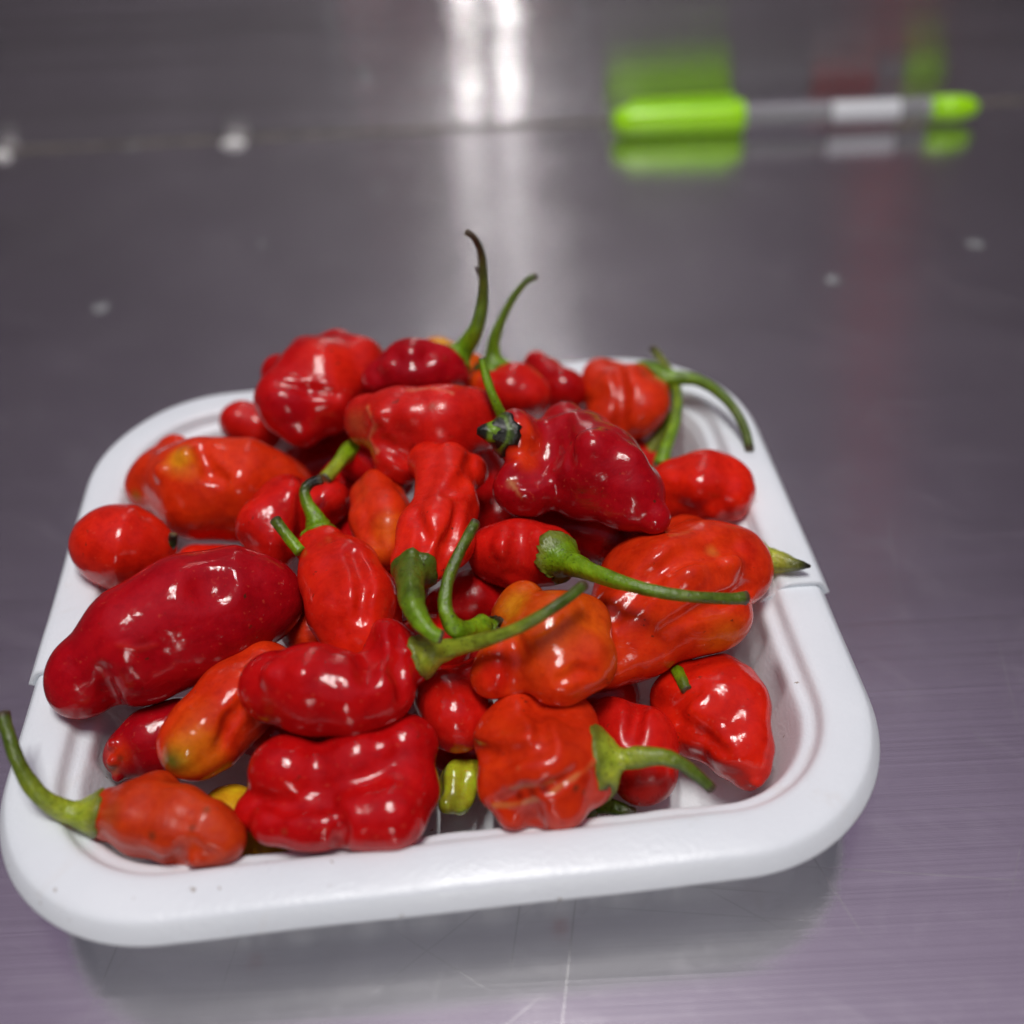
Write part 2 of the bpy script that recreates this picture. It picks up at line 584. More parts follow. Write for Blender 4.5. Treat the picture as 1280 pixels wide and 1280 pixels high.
def build_stem(S, root, base, rs):
    pts = catmull(S['stem'], 6)
    path, rad = pts[:, :3], np.maximum(pts[:, 3] * (0.87 - 0.07 * np.linspace(0, 1, len(pts))), 0.02)
    T, U, W = frames(path)
    ns = 16
    ph = np.linspace(0, 2 * np.pi, ns, endpoint=False)
    c0, c1 = np.array(S['stem_colours'][0]), np.array(S['stem_colours'][1])
    V, C = [], []
    n = len(path)
    twist = rs.uniform(-1, 1)
    for i in range(n):
        t = i / (n - 1)
        r = rad[i] * (1 + 0.07 * np.cos(5 * ph + twist * 3 * t) + 0.05 * np.sin(2 * ph + i * 0.7) * rs.uniform(0.3, 1) + rs.normal(0, 0.015, ns))
        V.append(path[i] + r[:, None] * (np.cos(ph)[:, None] * U[i] + np.sin(ph)[:, None] * W[i]))
        k = smoothstep(0.15, 0.85, t) if not S.get('cut') else smoothstep(0.62, 0.72, t)
        c = c0 * (1 - k) + c1 * k
        if t > 0.965 and not S.get('cut'):
            c = np.array((0.07, 0.05, 0.025))
        cc = np.tile(c, (ns, 1)) * (1 + rs.normal(0, 0.10, (ns, 1)))
        C.append(cc)
    # rounded, slightly hollow cut end
    e = path[-1]; r = rad[-1]
    for k, (rr, dd) in enumerate(((0.88, 0.16), (0.55, 0.20), (0.2, 0.12))):
        V.append(e + T[-1] * r * dd + rr * r * (np.cos(ph)[:, None] * U[-1] + np.sin(ph)[:, None] * W[-1]))
        cend = (c1 if S.get('cut') else np.array((0.14, 0.13, 0.06)) if k else np.array((0.06, 0.045, 0.02)))
        C.append(np.tile(cend, (ns, 1)))
    m = len(V)
    V = np.concatenate(V); C = np.concatenate(C)
    i, j = np.meshgrid(np.arange(m - 1), np.arange(ns), indexing='ij')
    i, j = i.ravel(), j.ravel(); j2 = (j + 1) % ns
    F = [tuple(q) for q in np.stack([i * ns + j, i * ns + j2, (i + 1) * ns + j2, (i + 1) * ns + j], 1)]
    F += [tuple((m - 1) * ns + k for k in range(ns)), tuple(range(ns - 1, -1, -1))]
    col4 = np.c_[np.clip(C, 0, 1), np.full(len(C), 0.4)]
    st = link('stem', V, F, STEM, root, True, base, col4)
    if S.get('thorn'):
        k = int(n * 0.58)
        a = path[k]; d = (-U[k] if U[k][0] > 0 else U[k])
        d = d * 0.9 + T[k] * 0.3
        tv, tf = [], []
        for q, (l, rr) in enumerate(((0.0, 0.11), (0.12, 0.10), (0.24, 0.06), (0.34, 0.015))):
            for b_ in range(8):
                an = b_ * math.pi / 4
                tv.append(a + d * l + rr * (math.cos(an) * T[k] + math.sin(an) * W[k]))
        for q in range(3):
            for b_ in range(8):
                tf.append((q * 8 + b_, q * 8 + (b_ + 1) % 8, q * 8 + 8 + (b_ + 1) % 8, q * 8 + 8 + b_))
        link('stem_spur', np.array(tv), tf, STEM, st, True, base, np.tile((0.05, 0.02, 0.012, 0.5), (len(tv), 1)))
    if 'calyx' in S:
        fn = lambda P: fruit_distance(P, S)
        rc = S['calyx']; r0 = rad[0]
        D = T[0]; u, w = U[0], W[0]
        nc = 40
        pc = np.linspace(0, 2 * np.pi, nc, endpoint=False)
        jag = 0.75 + 0.25 * np.abs(np.sin(2.5 * pc + rs.uniform(0, 6))) + rs.normal(0, 0.05 if not S.get('ragged') else 0.16, nc)
        dirs = np.cos(pc)[:, None] * u + np.sin(pc)[:, None] * w
        prof_c = [(0.92, 0.22, 0.06), (1.02, 0.02, 0.055), (1.12, -0.16, 0.05), (1.22, -0.32, 0.035)]
        V, C = [], []
        cc0 = np.array(S['stem_colours'][0]); cc1 = np.array(S['calyx_colour'])
        rn = max(rad[min(3, n - 1)], 0.6 * r0)
        ks = int(np.argmax(fn(path) > 0.09)) if (fn(path) > 0.09).any() else min(2, n - 1)
        for k_ in (min(ks + 2, n - 1), min(ks, n - 1)):
            V.append(path[k_] + rad[k_] * (1.04 if k_ == ks else 0.97) * (np.cos(pc)[:, None] * U[k_] + np.sin(pc)[:, None] * W[k_]))
            C.append(np.tile(cc1 if S.get('cut') else cc0, (nc, 1)) * (0.85 + 0.25 * rs.rand(nc, 1)))
        stem_ring = V[-1]
        for q, (a, b_, off) in enumerate(prof_c):
            rr = rc * a / 1.12 * (1 + (jag - 1) * ((q + 2) / 5.0) ** 2)
            P = path[0] + D * (rc * b_ * 0.55) + dirs * rr[:, None]
            d = fn(P)
            if q >= 0:
                for _ in range(3):
                    d = fn(P)
                    P = P - gradient(fn, P) * np.clip(d - off, -0.25, 0.12)[:, None]
            if S.get('ragged') and q >= 2:
                P = P + D * np.abs(rs.normal(0, 0.05, nc))[:, None]
            if q == 0:
                for f_ in (0.35, 0.7):
                    Q = stem_ring * (1 - f_) + P * f_
                    for _ in range(3):
                        Q = Q - gradient(fn, Q) * np.minimum(fn(Q) - 0.07, 0)[:, None]
                    V.append(Q)
                    C.append(np.tile(cc1 if S.get('cut') else cc0, (nc, 1)) * (0.85 + 0.25 * rs.rand(nc, 1)))
            V.append(P)
            k = min(1, (q + 1) / 2.5)
            C.append(np.tile(cc0 * (1 - k) + cc1 * k, (nc, 1)) * (0.8 + 0.3 * rs.rand(nc, 1)))
        # underside sinks into the fruit
        V.append(V[-1] - gradient(fn, V[-1]) * 0.10); C.append(C[-1])
        m = len(V)
        V = np.concatenate(V); C = np.concatenate(C)
        F = []
        for i in range(m - 1):
            for j in range(nc):
                j2 = (j + 1) % nc
                F.append((i * nc + j, i * nc + j2, (i + 1) * nc + j2, (i + 1) * nc + j))
        link('calyx', V, F, STEM, st, True, base, np.c_[np.clip(C, 0, 1), np.full(len(C), 0.4)])


def build_pepper(S):
    rs = np.random.RandomState(S['seed'])
    balls = np.array(list(S['spine']) + list(S.get('lobes', ())) + list(S.get('bumps', ())))
    lo = (balls[:, :3] - balls[:, 3:]).min(0) - 0.35
    hi = (balls[:, :3] + balls[:, 3:]).max(0) + 0.35
    fn = lambda P: fruit_distance(P, S)
    h = 0.036 if S.get('fine') else 0.06
    V, F = surface_nets(fn, lo, hi, h)
    for _ in range(2):
        V = V - gradient(fn, V) * np.clip(fn(V), -h, h)[:, None]
    base = np.array([*balls[:, :2].mean(0), V[:, 2].min()])
    root = empty('chili_pepper', base)
    tag(root, S['label'], 'pepper', 'peppers heaped in the tray')
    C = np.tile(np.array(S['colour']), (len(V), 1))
    # natural ripening variation: brighter orange towards one end on some fruits
    wv = wobble(V, S['seed'] + 31, 1.1)
    C = C * (1 + 0.10 * wv[:, None])
    for (x, y, z, r), pc, st in S['patches']:
        d = np.sqrt(((V - np.array((x, y, z))) ** 2).sum(1)) / r
        d = d + 0.18 * wobble(V, S['seed'] + 5, 5.0)
        k = st * np.clip(1.25 - d, 0, 1)
        k = (k * k * (3 - 2 * k))[:, None] if r > 0.2 else np.clip(k, 0, 1)[:, None]
        C = C * (1 - k) + np.array(pc) * k
    for line, pc, st in S.get('scars', ()):
        dist = np.min([cone(V, a, b) for a, b in zip(line[:-1], line[1:])], axis=0)
        w_ = max(p_[3] for p_ in line)
        k = (st * np.clip(1 - (dist + 0.25 * w_ * wobble(V, S['seed'] + 9, 14.0)) / (0.9 * w_), 0, 1))[:, None]
        C = C * (1 - k) + np.array(pc) * k
    rough = S.get('rough', 0.10 + 0.20 * rs.rand() ** 2)
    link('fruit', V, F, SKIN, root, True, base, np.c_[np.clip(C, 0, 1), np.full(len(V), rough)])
    if 'stem' in S:
        build_stem(S, root, base, rs)
    return root


# every fruit: core bars and lobes as (x, y, z, radius) in cm, then surface relief, colour, stem
PEPPERS = [
    {'seed': 11, 'spine': [[-6.525, -2.514, 2.9, 0.784], [-5.656, -2.088, 3.1, 1.106], [-4.629, -1.531, 3.2, 1.205], [-3.74, -1.113, 3.15, 1.077], [-3.241, -1.013, 3.1, 0.755]], 'lobes': [[-6.695, -2.817, 2.8, 0.591]], 'ridge': (3, 0.05), 'noise': (0.025, 2.2), 'dents': [[-3.918, -1.831, 4.505, 0.401]], 'furrows': [[[-5.924, -3.109, 3.559, 0.105], [-5.948, -3.227, 3.029, 0.107], [-5.965, -3.122, 2.275, 0.094]]], 'scars': [([[-5.532, -2.836, 3.994, 0.037], [-5.264, -2.861, 3.864, 0.037], [-4.93, -2.729, 3.818, 0.038]], [0.5, 0.02, 0.015], 0.6)], 'colour': (0.38, 0.003, 0.008), 'patches': [([-5.145, -2.794, 3.913, 0.21], [0.25, 0.002, 0.004], 0.7)], 'label': 'large smooth dark crimson pepper at the left with a small split in its skin'},
    {'seed': 14, 'spine': [[-6.878, 0.923, 2.95, 0.913], [-6.533, 0.8, 2.95, 0.91], [-6.063, 0.768, 2.85, 0.526]], 'ridge': (3, 0.03), 'noise': (0.02, 2.0), 'colour': (0.68, 0.015, 0.005), 'patches': [], 'stem': [[-5.849, 0.753, 2.85, 0.158], [-5.558, 0.78, 3.05, 0.139], [-5.472, 0.869, 3.25, 0.122]], 'stem_colours': ((0.075, 0.12, 0.01), (0.01, 0.01, 0.007)), 'label': 'smooth round bright red pepper resting by the left rim'},
    {'seed': 17, 'spine': [[-6.369, 3.405, 2.65, 0.802], [-5.302, 2.928, 2.75, 1.164], [-4.286, 2.909, 2.65, 1.167], [-3.654, 2.974, 2.55, 0.87]], 'lobes': [[-6.809, 3.237, 2.65, 0.437], [-6.234, 4.226, 2.7, 0.469]], 'ridge': (4, 0.05), 'noise': (0.035, 3.0), 'bumps': [[-5.329, 2.678, 3.897, 0.251], [-5.915, 2.502, 3.657, 0.234], [-4.244, 2.349, 3.32, 0.43]], 'furrows': [[[-5.061, 2.806, 4.054, 0.108], [-4.817, 2.283, 3.776, 0.107], [-4.505, 2.152, 3.632, 0.072]]], 'colour': (0.66, 0.03, 0.005), 'patches': [([-5.477, 2.518, 4.041, 0.465], [0.7, 0.36, 0.012], 0.6), ([-5.2, 2.271, 3.811, 0.357], [0.74, 0.11, 0.006], 0.5), ([-6.846, 2.726, 2.782, 0.224], [0.16, 0.19, 0.02], 0.5)], 'stem': [[-6.762, 4.154, 1.75, 0.16], [-7.23, 4.737, 1.75, 0.142], [-7.45, 5.091, 2.05, 0.122]], 'stem_colours': ((0.155, 0.3, 0.006), (0.155, 0.3, 0.006)), 'label': 'bumpy orange-red pepper with a yellow patch at the back left of the pile'},
    {'seed': 20, 'spine': [[-4.797, 5.434, 2.7, 0.566], [-4.353, 5.298, 2.6, 0.605]], 'ridge': (3, 0.03), 'noise': (0.02, 2), 'colour': (0.6, 0.01, 0.006), 'patches': [], 'label': 'small bright red pepper peeking out behind the lumpy back left pepper'},
    {'seed': 23, 'spine': [[-3.21, 4.782, 3.8, 0.809], [-2.66, 5.452, 3.8, 1.021], [-1.956, 5.999, 3.8, 0.878]], 'lobes': [[-3.3, 4.405, 3.9, 0.722], [-3.685, 5.944, 3.7, 0.559], [-1.602, 5.602, 3.7, 0.633], [-2.392, 4.623, 3.75, 0.73], [-2.982, 4.089, 3.55, 0.494], [-2.367, 6.66, 3.85, 0.568], [-3.07, 6.51, 3.8, 0.566]], 'ridge': (4, 0.04), 'noise': (0.04, 3.0), 'furrows': [[[-3.432, 4.336, 4.66, 0.074], [-2.712, 4.275, 4.477, 0.093], [-2.081, 4.252, 4.317, 0.075]]], 'colour': (0.47, 0.004, 0.005), 'patches': [([-1.935, 5.302, 4.641, 1.185], [0.68, 0.015, 0.005], 0.9), ([-3.158, 3.824, 4.289, 0.739], [0.38, 0.003, 0.008], 0.8)], 'label': 'lumpy dark-to-bright red pepper topping the back left of the pile'},
    {'seed': 26, 'spine': [[-1.01, 4.835, 4.15, 0.535], [-0.335, 4.965, 4.25, 0.765], [0.287, 5.052, 4.15, 0.731]], 'ridge': (5, 0.08), 'noise': (0.04, 3.6), 'bumps': [[-0.27, 4.853, 4.853, 0.298], [-0.756, 4.706, 4.644, 0.28], [0.275, 4.726, 4.614, 0.28]], 'colour': (0.38, 0.003, 0.008), 'patches': [], 'stem': [[0.684, 5.432, 4.35, 0.367], [0.923, 5.604, 4.45, 0.291], [1.25, 5.532, 5.05, 0.209], [1.437, 5.683, 5.65, 0.16], [1.495, 5.754, 6.35, 0.129], [1.474, 5.787, 6.95, 0.109], [1.334, 5.728, 7.35, 0.09], [1.179, 5.814, 7.45, 0.099]], 'stem_colours': ((0.155, 0.3, 0.006), (0.045, 0.03, 0.014)), 'calyx': 0.426, 'calyx_colour': (0.155, 0.3, 0.006), 'thorn': True, 'label': 'glossy dark crimson pepper with tall dark curled stem at the back of the pile'},
    {'seed': 29, 'spine': [[-1.205, 3.398, 4.15, 0.623], [-0.445, 3.006, 4.25, 0.83], [0.371, 2.827, 4.25, 0.897], [1.085, 3.129, 4.15, 0.763]], 'lobes': [[-0.537, 2.305, 3.95, 0.641]], 'ridge': (3, 0.06), 'noise': (0.03, 2.8), 'bumps': [[-0.839, 2.622, 4.847, 0.209], [-0.194, 2.621, 4.808, 0.347]], 'furrows': [[[-0.823, 2.128, 4.459, 0.105], [-0.306, 1.879, 4.294, 0.122], [0.252, 1.968, 3.719, 0.107]]], 'scars': [([[-1.177, 2.944, 4.841, 0.039], [-0.984, 2.481, 4.744, 0.038], [-1.166, 2.535, 4.307, 0.039], [-0.99, 2.135, 4.237, 0.039]], [0.55, 0.2, 0.09], 0.6), ([[-0.263, 3.082, 5.165, 0.035], [0.274, 3.008, 5.231, 0.035], [0.712, 2.824, 5.211, 0.035]], [0.6, 0.28, 0.15], 0.5)], 'colour': (0.6, 0.01, 0.006), 'patches': [([-1.501, 2.937, 4.417, 0.466], [0.42, 0.06, 0.02], 0.7), ([0.279, 2.472, 5.157, 0.104], [0.3, 0.06, 0.03], 0.6)], 'stem': [[1.783, 2.609, 4.65, 0.141], [1.658, 2.717, 4.95, 0.123], [1.536, 2.907, 5.25, 0.114], [1.434, 3.182, 5.55, 0.105], [1.395, 3.322, 5.75, 0.087]], 'stem_colours': ((0.155, 0.3, 0.006), (0.155, 0.3, 0.006)), 'label': 'scuffed red pepper in the top middle with tan scar lines on its left end'},
    {'seed': 32, 'spine': [[0.494, 1.344, 4.2, 0.651], [0.569, 0.431, 4.15, 0.633], [0.331, -0.408, 4.1, 0.714], [0.015, -1.221, 4.1, 0.52]], 'lobes': [[0.125, 1.688, 4.2, 0.451], [0.986, 1.527, 4.1, 0.415]], 'ridge': (4, 0.08), 'noise': (0.03, 3.2), 'furrows': [[[0.626, 0.104, 4.842, 0.097], [0.946, 0.436, 4.788, 0.114], [1.13, 1.408, 4.487, 0.102]], [[-0.006, -0.448, 4.783, 0.079], [0.164, -1.076, 4.721, 0.093], [0.07, -1.559, 4.556, 0.077]], [[0.858, -0.165, 4.68, 0.08], [0.609, -1.054, 4.449, 0.094], [0.441, -1.483, 4.229, 0.078]]], 'colour': (0.68, 0.015, 0.005), 'patches': [], 'stem': [[-0.117, -1.508, 4.25, 0.373], [-0.098, -2.03, 4.4, 0.318], [-0.021, -2.632, 4.5, 0.281], [0.125, -3.051, 4.5, 0.218], [0.345, -3.326, 4.45, 0.173], [0.515, -3.388, 4.4, 0.158]], 'stem_colours': ((0.075, 0.12, 0.01), (0.155, 0.3, 0.006)), 'calyx': 0.419, 'calyx_colour': (0.075, 0.12, 0.01), 'label': 'upright wrinkled bright red pepper with thick green stem pointing down at the centre'},
    {'seed': 35, 'spine': [[2.387, 2.168, 4.2, 0.598], [3.191, 1.611, 4.25, 0.967], [3.754, 0.985, 4.3, 1.047], [4.311, 0.35, 4.2, 0.763], [4.791, -0.207, 4.1, 0.359]], 'lobes': [[2.105, 1.675, 4.8, 0.595], [3.126, 2.656, 4.35, 0.498], [3.566, 1.968, 4.38, 0.626], [2.169, 0.696, 4.3, 0.669]], 'ridge': (4, 0.05), 'noise': (0.035, 3.0), 'bumps': [[3.587, 0.791, 5.172, 0.355], [4.31, 0.582, 4.875, 0.387]], 'furrows': [[[2.541, 2.015, 5.324, 0.153], [2.784, 1.577, 5.182, 0.168], [2.733, 1.044, 4.974, 0.166], [2.39, 0.496, 4.901, 0.163], [1.929, 0.428, 4.86, 0.13]], [[3.091, 1.886, 5.176, 0.085], [3.082, 1.047, 5.206, 0.099], [3.106, 0.473, 5.045, 0.081]]], 'scars': [([[1.859, 0.503, 4.668, 0.026], [1.996, 0.242, 4.628, 0.026], [2.102, 0.124, 4.508, 0.026]], [0.55, 0.22, 0.08], 0.6)], 'colour': (0.38, 0.003, 0.008), 'patches': [([2.212, 1.193, 5.099, 0.564], [0.66, 0.03, 0.005], 0.95), ([2.276, 0.909, 4.835, 0.331], [0.66, 0.03, 0.005], 0.6), ([1.92, 0.391, 4.654, 0.131], [0.5, 0.2, 0.08], 0.5)], 'stem': [[1.789, 1.616, 5.02, 0.337], [1.639, 1.478, 5.14, 0.318], [1.442, 1.42, 5.22, 0.225], [1.26, 1.424, 5.25, 0.108]], 'stem_colours': ((0.155, 0.3, 0.006), (0.01, 0.01, 0.007)), 'calyx': 0.337, 'calyx_colour': (0.01, 0.01, 0.007), 'cut': True, 'label': 'large dark crimson pepper with cut green stem stub facing the camera'},
    {'seed': 38, 'spine': [[1.49, 5.523, 3.4, 0.636], [2.136, 5.205, 3.4, 0.67], [2.462, 5.015, 3.4, 0.51]], 'ridge': (3, 0.06), 'noise': (0.03, 3), 'colour': (0.6, 0.01, 0.006), 'patches': [([1.079, 5.323, 3.861, 0.508], [0.74, 0.11, 0.006], 0.5)], 'stem': [[1.61, 5.702, 3.75, 0.337], [1.605, 5.824, 4.0, 0.237], [1.668, 6.027, 4.4, 0.167], [1.89, 6.195, 4.9, 0.127], [2.206, 6.373, 5.4, 0.106], [2.51, 6.506, 5.7, 0.096], [2.765, 6.571, 5.8, 0.106]], 'stem_colours': ((0.155, 0.3, 0.006), (0.075, 0.12, 0.01)), 'calyx': 0.396, 'calyx_colour': (0.155, 0.3, 0.006), 'label': 'red pepper at the back with slender curved green stem beside the tall dark stem'},
    {'seed': 41, 'spine': [[2.728, 6.914, 3.0, 0.355], [2.991, 6.429, 2.9, 0.454], [3.332, 5.983, 2.8, 0.614]], 'ridge': (3, 0.04), 'noise': (0.02, 3), 'colour': (0.47, 0.004, 0.005), 'patches': [], 'label': 'small red cone-tipped pepper standing at the back rim'},
    {'seed': 44, 'spine': [[4.611, 6.011, 2.6, 0.741], [5.029, 5.537, 2.6, 0.894], [5.467, 6.288, 2.65, 0.58]], 'lobes': [[4.453, 6.51, 2.6, 0.584], [5.221, 5.092, 2.55, 0.563], [4.462, 5.153, 2.6, 0.523]], 'ridge': (5, 0.13), 'noise': (0.05, 3.6), 'furrows': [[[4.717, 5.934, 3.498, 0.1], [4.747, 5.068, 3.343, 0.118], [4.67, 4.536, 2.768, 0.098]]], 'colour': (0.66, 0.03, 0.005), 'patches': [], 'stem': [[5.626, 6.416, 2.7, 0.498], [5.872, 6.154, 2.85, 0.411], [6.166, 5.991, 3.0, 0.244], [6.653, 5.778, 3.1, 0.182], [7.11, 5.268, 3.1, 0.159], [7.451, 4.59, 3.0, 0.147], [7.641, 4.012, 2.75, 0.136], [7.688, 3.612, 2.5, 0.145]], 'stem_colours': ((0.155, 0.3, 0.006), (0.075, 0.12, 0.01)), 'calyx': 0.498, 'calyx_colour': (0.155, 0.3, 0.006), 'label': 'squat orange-red pepper with long green arched stem over the back right rim'},
    {'seed': 47, 'spine': [[5.72, 2.329, 2.51, 0.669], [6.359, 2.282, 2.56, 0.778], [6.876, 2.244, 2.51, 0.667]], 'lobes': [[6.914, 1.749, 2.51, 0.438], [6.7, 2.937, 2.51, 0.492]], 'ridge': (4, 0.07), 'noise': (0.05, 4.0), 'bumps': [[6.112, 1.858, 2.907, 0.358], [6.439, 1.645, 2.513, 0.288]], 'colour': (0.68, 0.015, 0.005), 'patches': [], 'stem': [[5.465, 3.088, 2.61, 0.227], [5.646, 3.606, 2.71, 0.192], [5.963, 4.381, 2.81, 0.156], [6.17, 5.268, 2.86, 0.15], [6.207, 6.181, 2.81, 0.144], [6.047, 7.084, 2.76, 0.137], [5.874, 7.692, 2.76, 0.139]], 'stem_colours': ((0.155, 0.3, 0.006), (0.16, 0.19, 0.02)), 'label': 'glossy blocky bright red pepper resting against the right wall of the tray'},
    {'seed': 50, 'spine': [[6.63, -0.295, 2.7, 0.731], [5.887, -0.475, 2.67, 1.117], [4.957, -1.08, 2.65, 1.361], [4.105, -2.021, 2.55, 0.968], [3.616, -2.586, 2.45, 0.571]], 'lobes': [[5.956, -1.626, 2.67, 0.684], [5.71, 0.498, 2.55, 0.631], [6.583, -0.573, 2.65, 0.642]], 'ridge': (4, 0.05), 'noise': (0.04, 2.6), 'bumps': [[6.155, -1.05, 3.489, 0.32], [5.289, -1.581, 3.76, 0.342], [4.516, -1.822, 3.497, 0.342]], 'furrows': [[[6.405, -0.716, 3.711, 0.13], [5.313, -1.258, 4.105, 0.142], [4.472, -1.755, 3.89, 0.14], [3.801, -2.311, 3.515, 0.124]], [[6.607, -1.325, 3.041, 0.098], [5.547, -2.119, 3.402, 0.11], [4.724, -2.499, 3.191, 0.093]]], 'colour': (0.66, 0.03, 0.005), 'patches': [([5.962, -2.377, 2.71, 0.666], [0.74, 0.11, 0.006], 0.85), ([6.77, -0.689, 3.427, 0.492], [0.6, 0.01, 0.006], 0.5), ([5.879, -0.924, 3.727, 0.161], [0.6, 0.2, 0.03], 0.5)], 'stem': [[7.253, -0.097, 2.55, 0.344], [7.497, -0.259, 2.65, 0.29], [7.747, -0.444, 2.75, 0.186], [7.986, -0.507, 2.75, 0.101], [8.113, -0.539, 2.75, 0.042]], 'stem_colours': ((0.36, 0.4, 0.04), (0.01, 0.01, 0.007)), 'calyx': 0.396, 'calyx_colour': (0.36, 0.4, 0.04), 'label': 'largest orange-red pepper on the right with a short black-tipped green stem'},
    {'seed': 53, 'spine': [[1.55, -0.203, 3.3, 0.603], [2.016, -0.381, 3.4, 0.681], [2.59, -0.516, 3.45, 0.627]], 'ridge': (3, 0.06), 'noise': (0.03, 3), 'bumps': [[1.727, -0.646, 3.851, 0.257], [2.668, -0.666, 3.92, 0.24]], 'furrows': [[[2.042, -0.304, 4.176, 0.13], [2.049, -0.86, 4.043, 0.144], [1.909, -1.11, 3.503, 0.129]]], 'colour': (0.6, 0.01, 0.006), 'patches': [], 'stem': [[2.786, -0.817, 3.65, 0.341], [3.016, -1.21, 3.9, 0.286], [3.351, -1.691, 4.15, 0.217], [3.863, -2.187, 4.35, 0.174], [4.496, -2.521, 4.4, 0.141], [5.233, -2.619, 4.3, 0.134], [5.899, -2.522, 4.1, 0.135], [6.229, -2.433, 4.0, 0.167]], 'stem_colours': ((0.155, 0.3, 0.006), (0.075, 0.12, 0.01)), 'calyx': 0.406, 'calyx_colour': (0.16, 0.19, 0.02), 'ragged': True, 'label': 'red pepper under the crimson one with long straight green stem reaching right'},
    {'seed': 56, 'spine': [[-1.079, 1.682, 3.3, 0.605], [-0.93, 0.947, 3.3, 0.643], [-0.869, 0.255, 3.2, 0.58]], 'ridge': (4, 0.09), 'noise': (0.03, 3), 'bumps': [[-0.728, 0.418, 3.602, 0.369]], 'colour': (0.66, 0.03, 0.005), 'patches': [([-0.685, 0.12, 3.84, 0.499], [0.74, 0.11, 0.006], 0.8), ([-0.978, -0.199, 3.473, 0.333], [0.74, 0.11, 0.006], 0.5)], 'label': 'small orange pepper wedged left of the upright pepper at the centre'},
    {'seed': 59, 'spine': [[0.439, -0.805, 2.3, 0.508], [0.983, -0.614, 2.3, 0.614], [1.457, -0.601, 2.2, 0.513]], 'ridge': (3, 0.06), 'noise': (0.03, 3), 'colour': (0.47, 0.004, 0.005), 'patches': [], 'label': 'red pepper half hidden behind the bent dark stem at the centre'},
    {'seed': 62, 'spine': [[1.949, -2.047, 3.35, 0.565], [2.533, -2.778, 3.45, 0.853], [3.083, -3.159, 3.35, 0.663]], 'lobes': [[2.042, -1.764, 3.45, 0.411], [1.689, -3.183, 3.25, 0.605], [1.348, -3.388, 3.15, 0.361], [3.096, -2.429, 3.35, 0.619], [2.633, -3.566, 3.35, 0.594]], 'ridge': (3, 0.05), 'noise': (0.03, 2.8), 'furrows': [[[1.783, -2.956, 3.95, 0.104], [1.836, -3.442, 3.843, 0.117], [1.733, -3.811, 3.38, 0.103]], [[2.605, -4.004, 3.798, 0.058], [2.934, -3.843, 3.843, 0.072], [3.275, -3.789, 3.655, 0.058]]], 'colour': (0.64, 0.075, 0.005), 'patches': [([1.804, -2.255, 3.877, 0.49], [0.7, 0.36, 0.012], 0.5), ([1.521, -3.719, 3.516, 0.91], [0.68, 0.015, 0.005], 0.9), ([3.127, -3.821, 3.638, 0.728], [0.66, 0.03, 0.005], 0.9), ([2.451, -4.136, 3.513, 0.578], [0.66, 0.03, 0.005], 0.8)], 'stem': [[1.234, -2.463, 3.6, 0.261], [1.027, -2.698, 3.75, 0.242], [0.799, -2.853, 3.95, 0.224], [0.634, -2.78, 4.15, 0.193], [0.558, -2.536, 4.35, 0.156], [0.628, -2.116, 4.55, 0.143], [0.821, -1.693, 4.75, 0.136], [1.042, -1.225, 4.85, 0.131], [1.167, -0.922, 4.85, 0.14]], 'stem_colours': ((0.155, 0.3, 0.006), (0.075, 0.12, 0.01)), 'calyx': 0.276, 'calyx_colour': (0.045, 0.03, 0.014), 'ragged': True, 'label': 'orange pepper with yellow shoulder and dark specks at the centre'},
    {'seed': 65, 'spine': [[-2.642, -3.523, 3.4, 0.683], [-1.94, -3.679, 3.5, 0.824], [-1.198, -3.831, 3.45, 0.762], [-0.742, -3.712, 3.4, 0.678], [-0.5, -3.017, 3.5, 0.513], [-0.176, -3.072, 3.4, 0.453]], 'lobes': [[-0.626, -2.702, 3.6, 0.395]], 'ridge': (3, 0.03), 'noise': (0.018, 2.4), 'bumps': [[-1.94, -3.936, 4.185, 0.225], [-2.478, -3.809, 4.064, 0.255]], 'furrows': [[[-1.015, -2.646, 3.796, 0.121], [-0.821, -3.389, 4.098, 0.146], [-0.829, -3.957, 4.192, 0.114]], [[-0.341, -2.89, 4.034, 0.074], [-0.304, -3.726, 4.018, 0.101], [-0.206, -4.119, 3.706, 0.086]]], 'colour': (0.47, 0.004, 0.005), 'patches': [], 'stem': [[0.106, -3.094, 3.5, 0.361], [0.345, -3.116, 3.65, 0.269], [0.738, -3.212, 3.9, 0.199], [1.346, -3.394, 4.3, 0.159], [1.934, -3.448, 4.65, 0.135], [2.443, -3.323, 4.9, 0.128], [2.846, -3.051, 4.95, 0.122], [3.131, -2.732, 4.9, 0.131]], 'stem_colours': ((0.3, 0.38, 0.025), (0.075, 0.12, 0.01)), 'calyx': 0.391, 'calyx_colour': (0.16, 0.19, 0.02), 'label': 'folded two-lobed dark red pepper with pale olive stem in the front middle'},
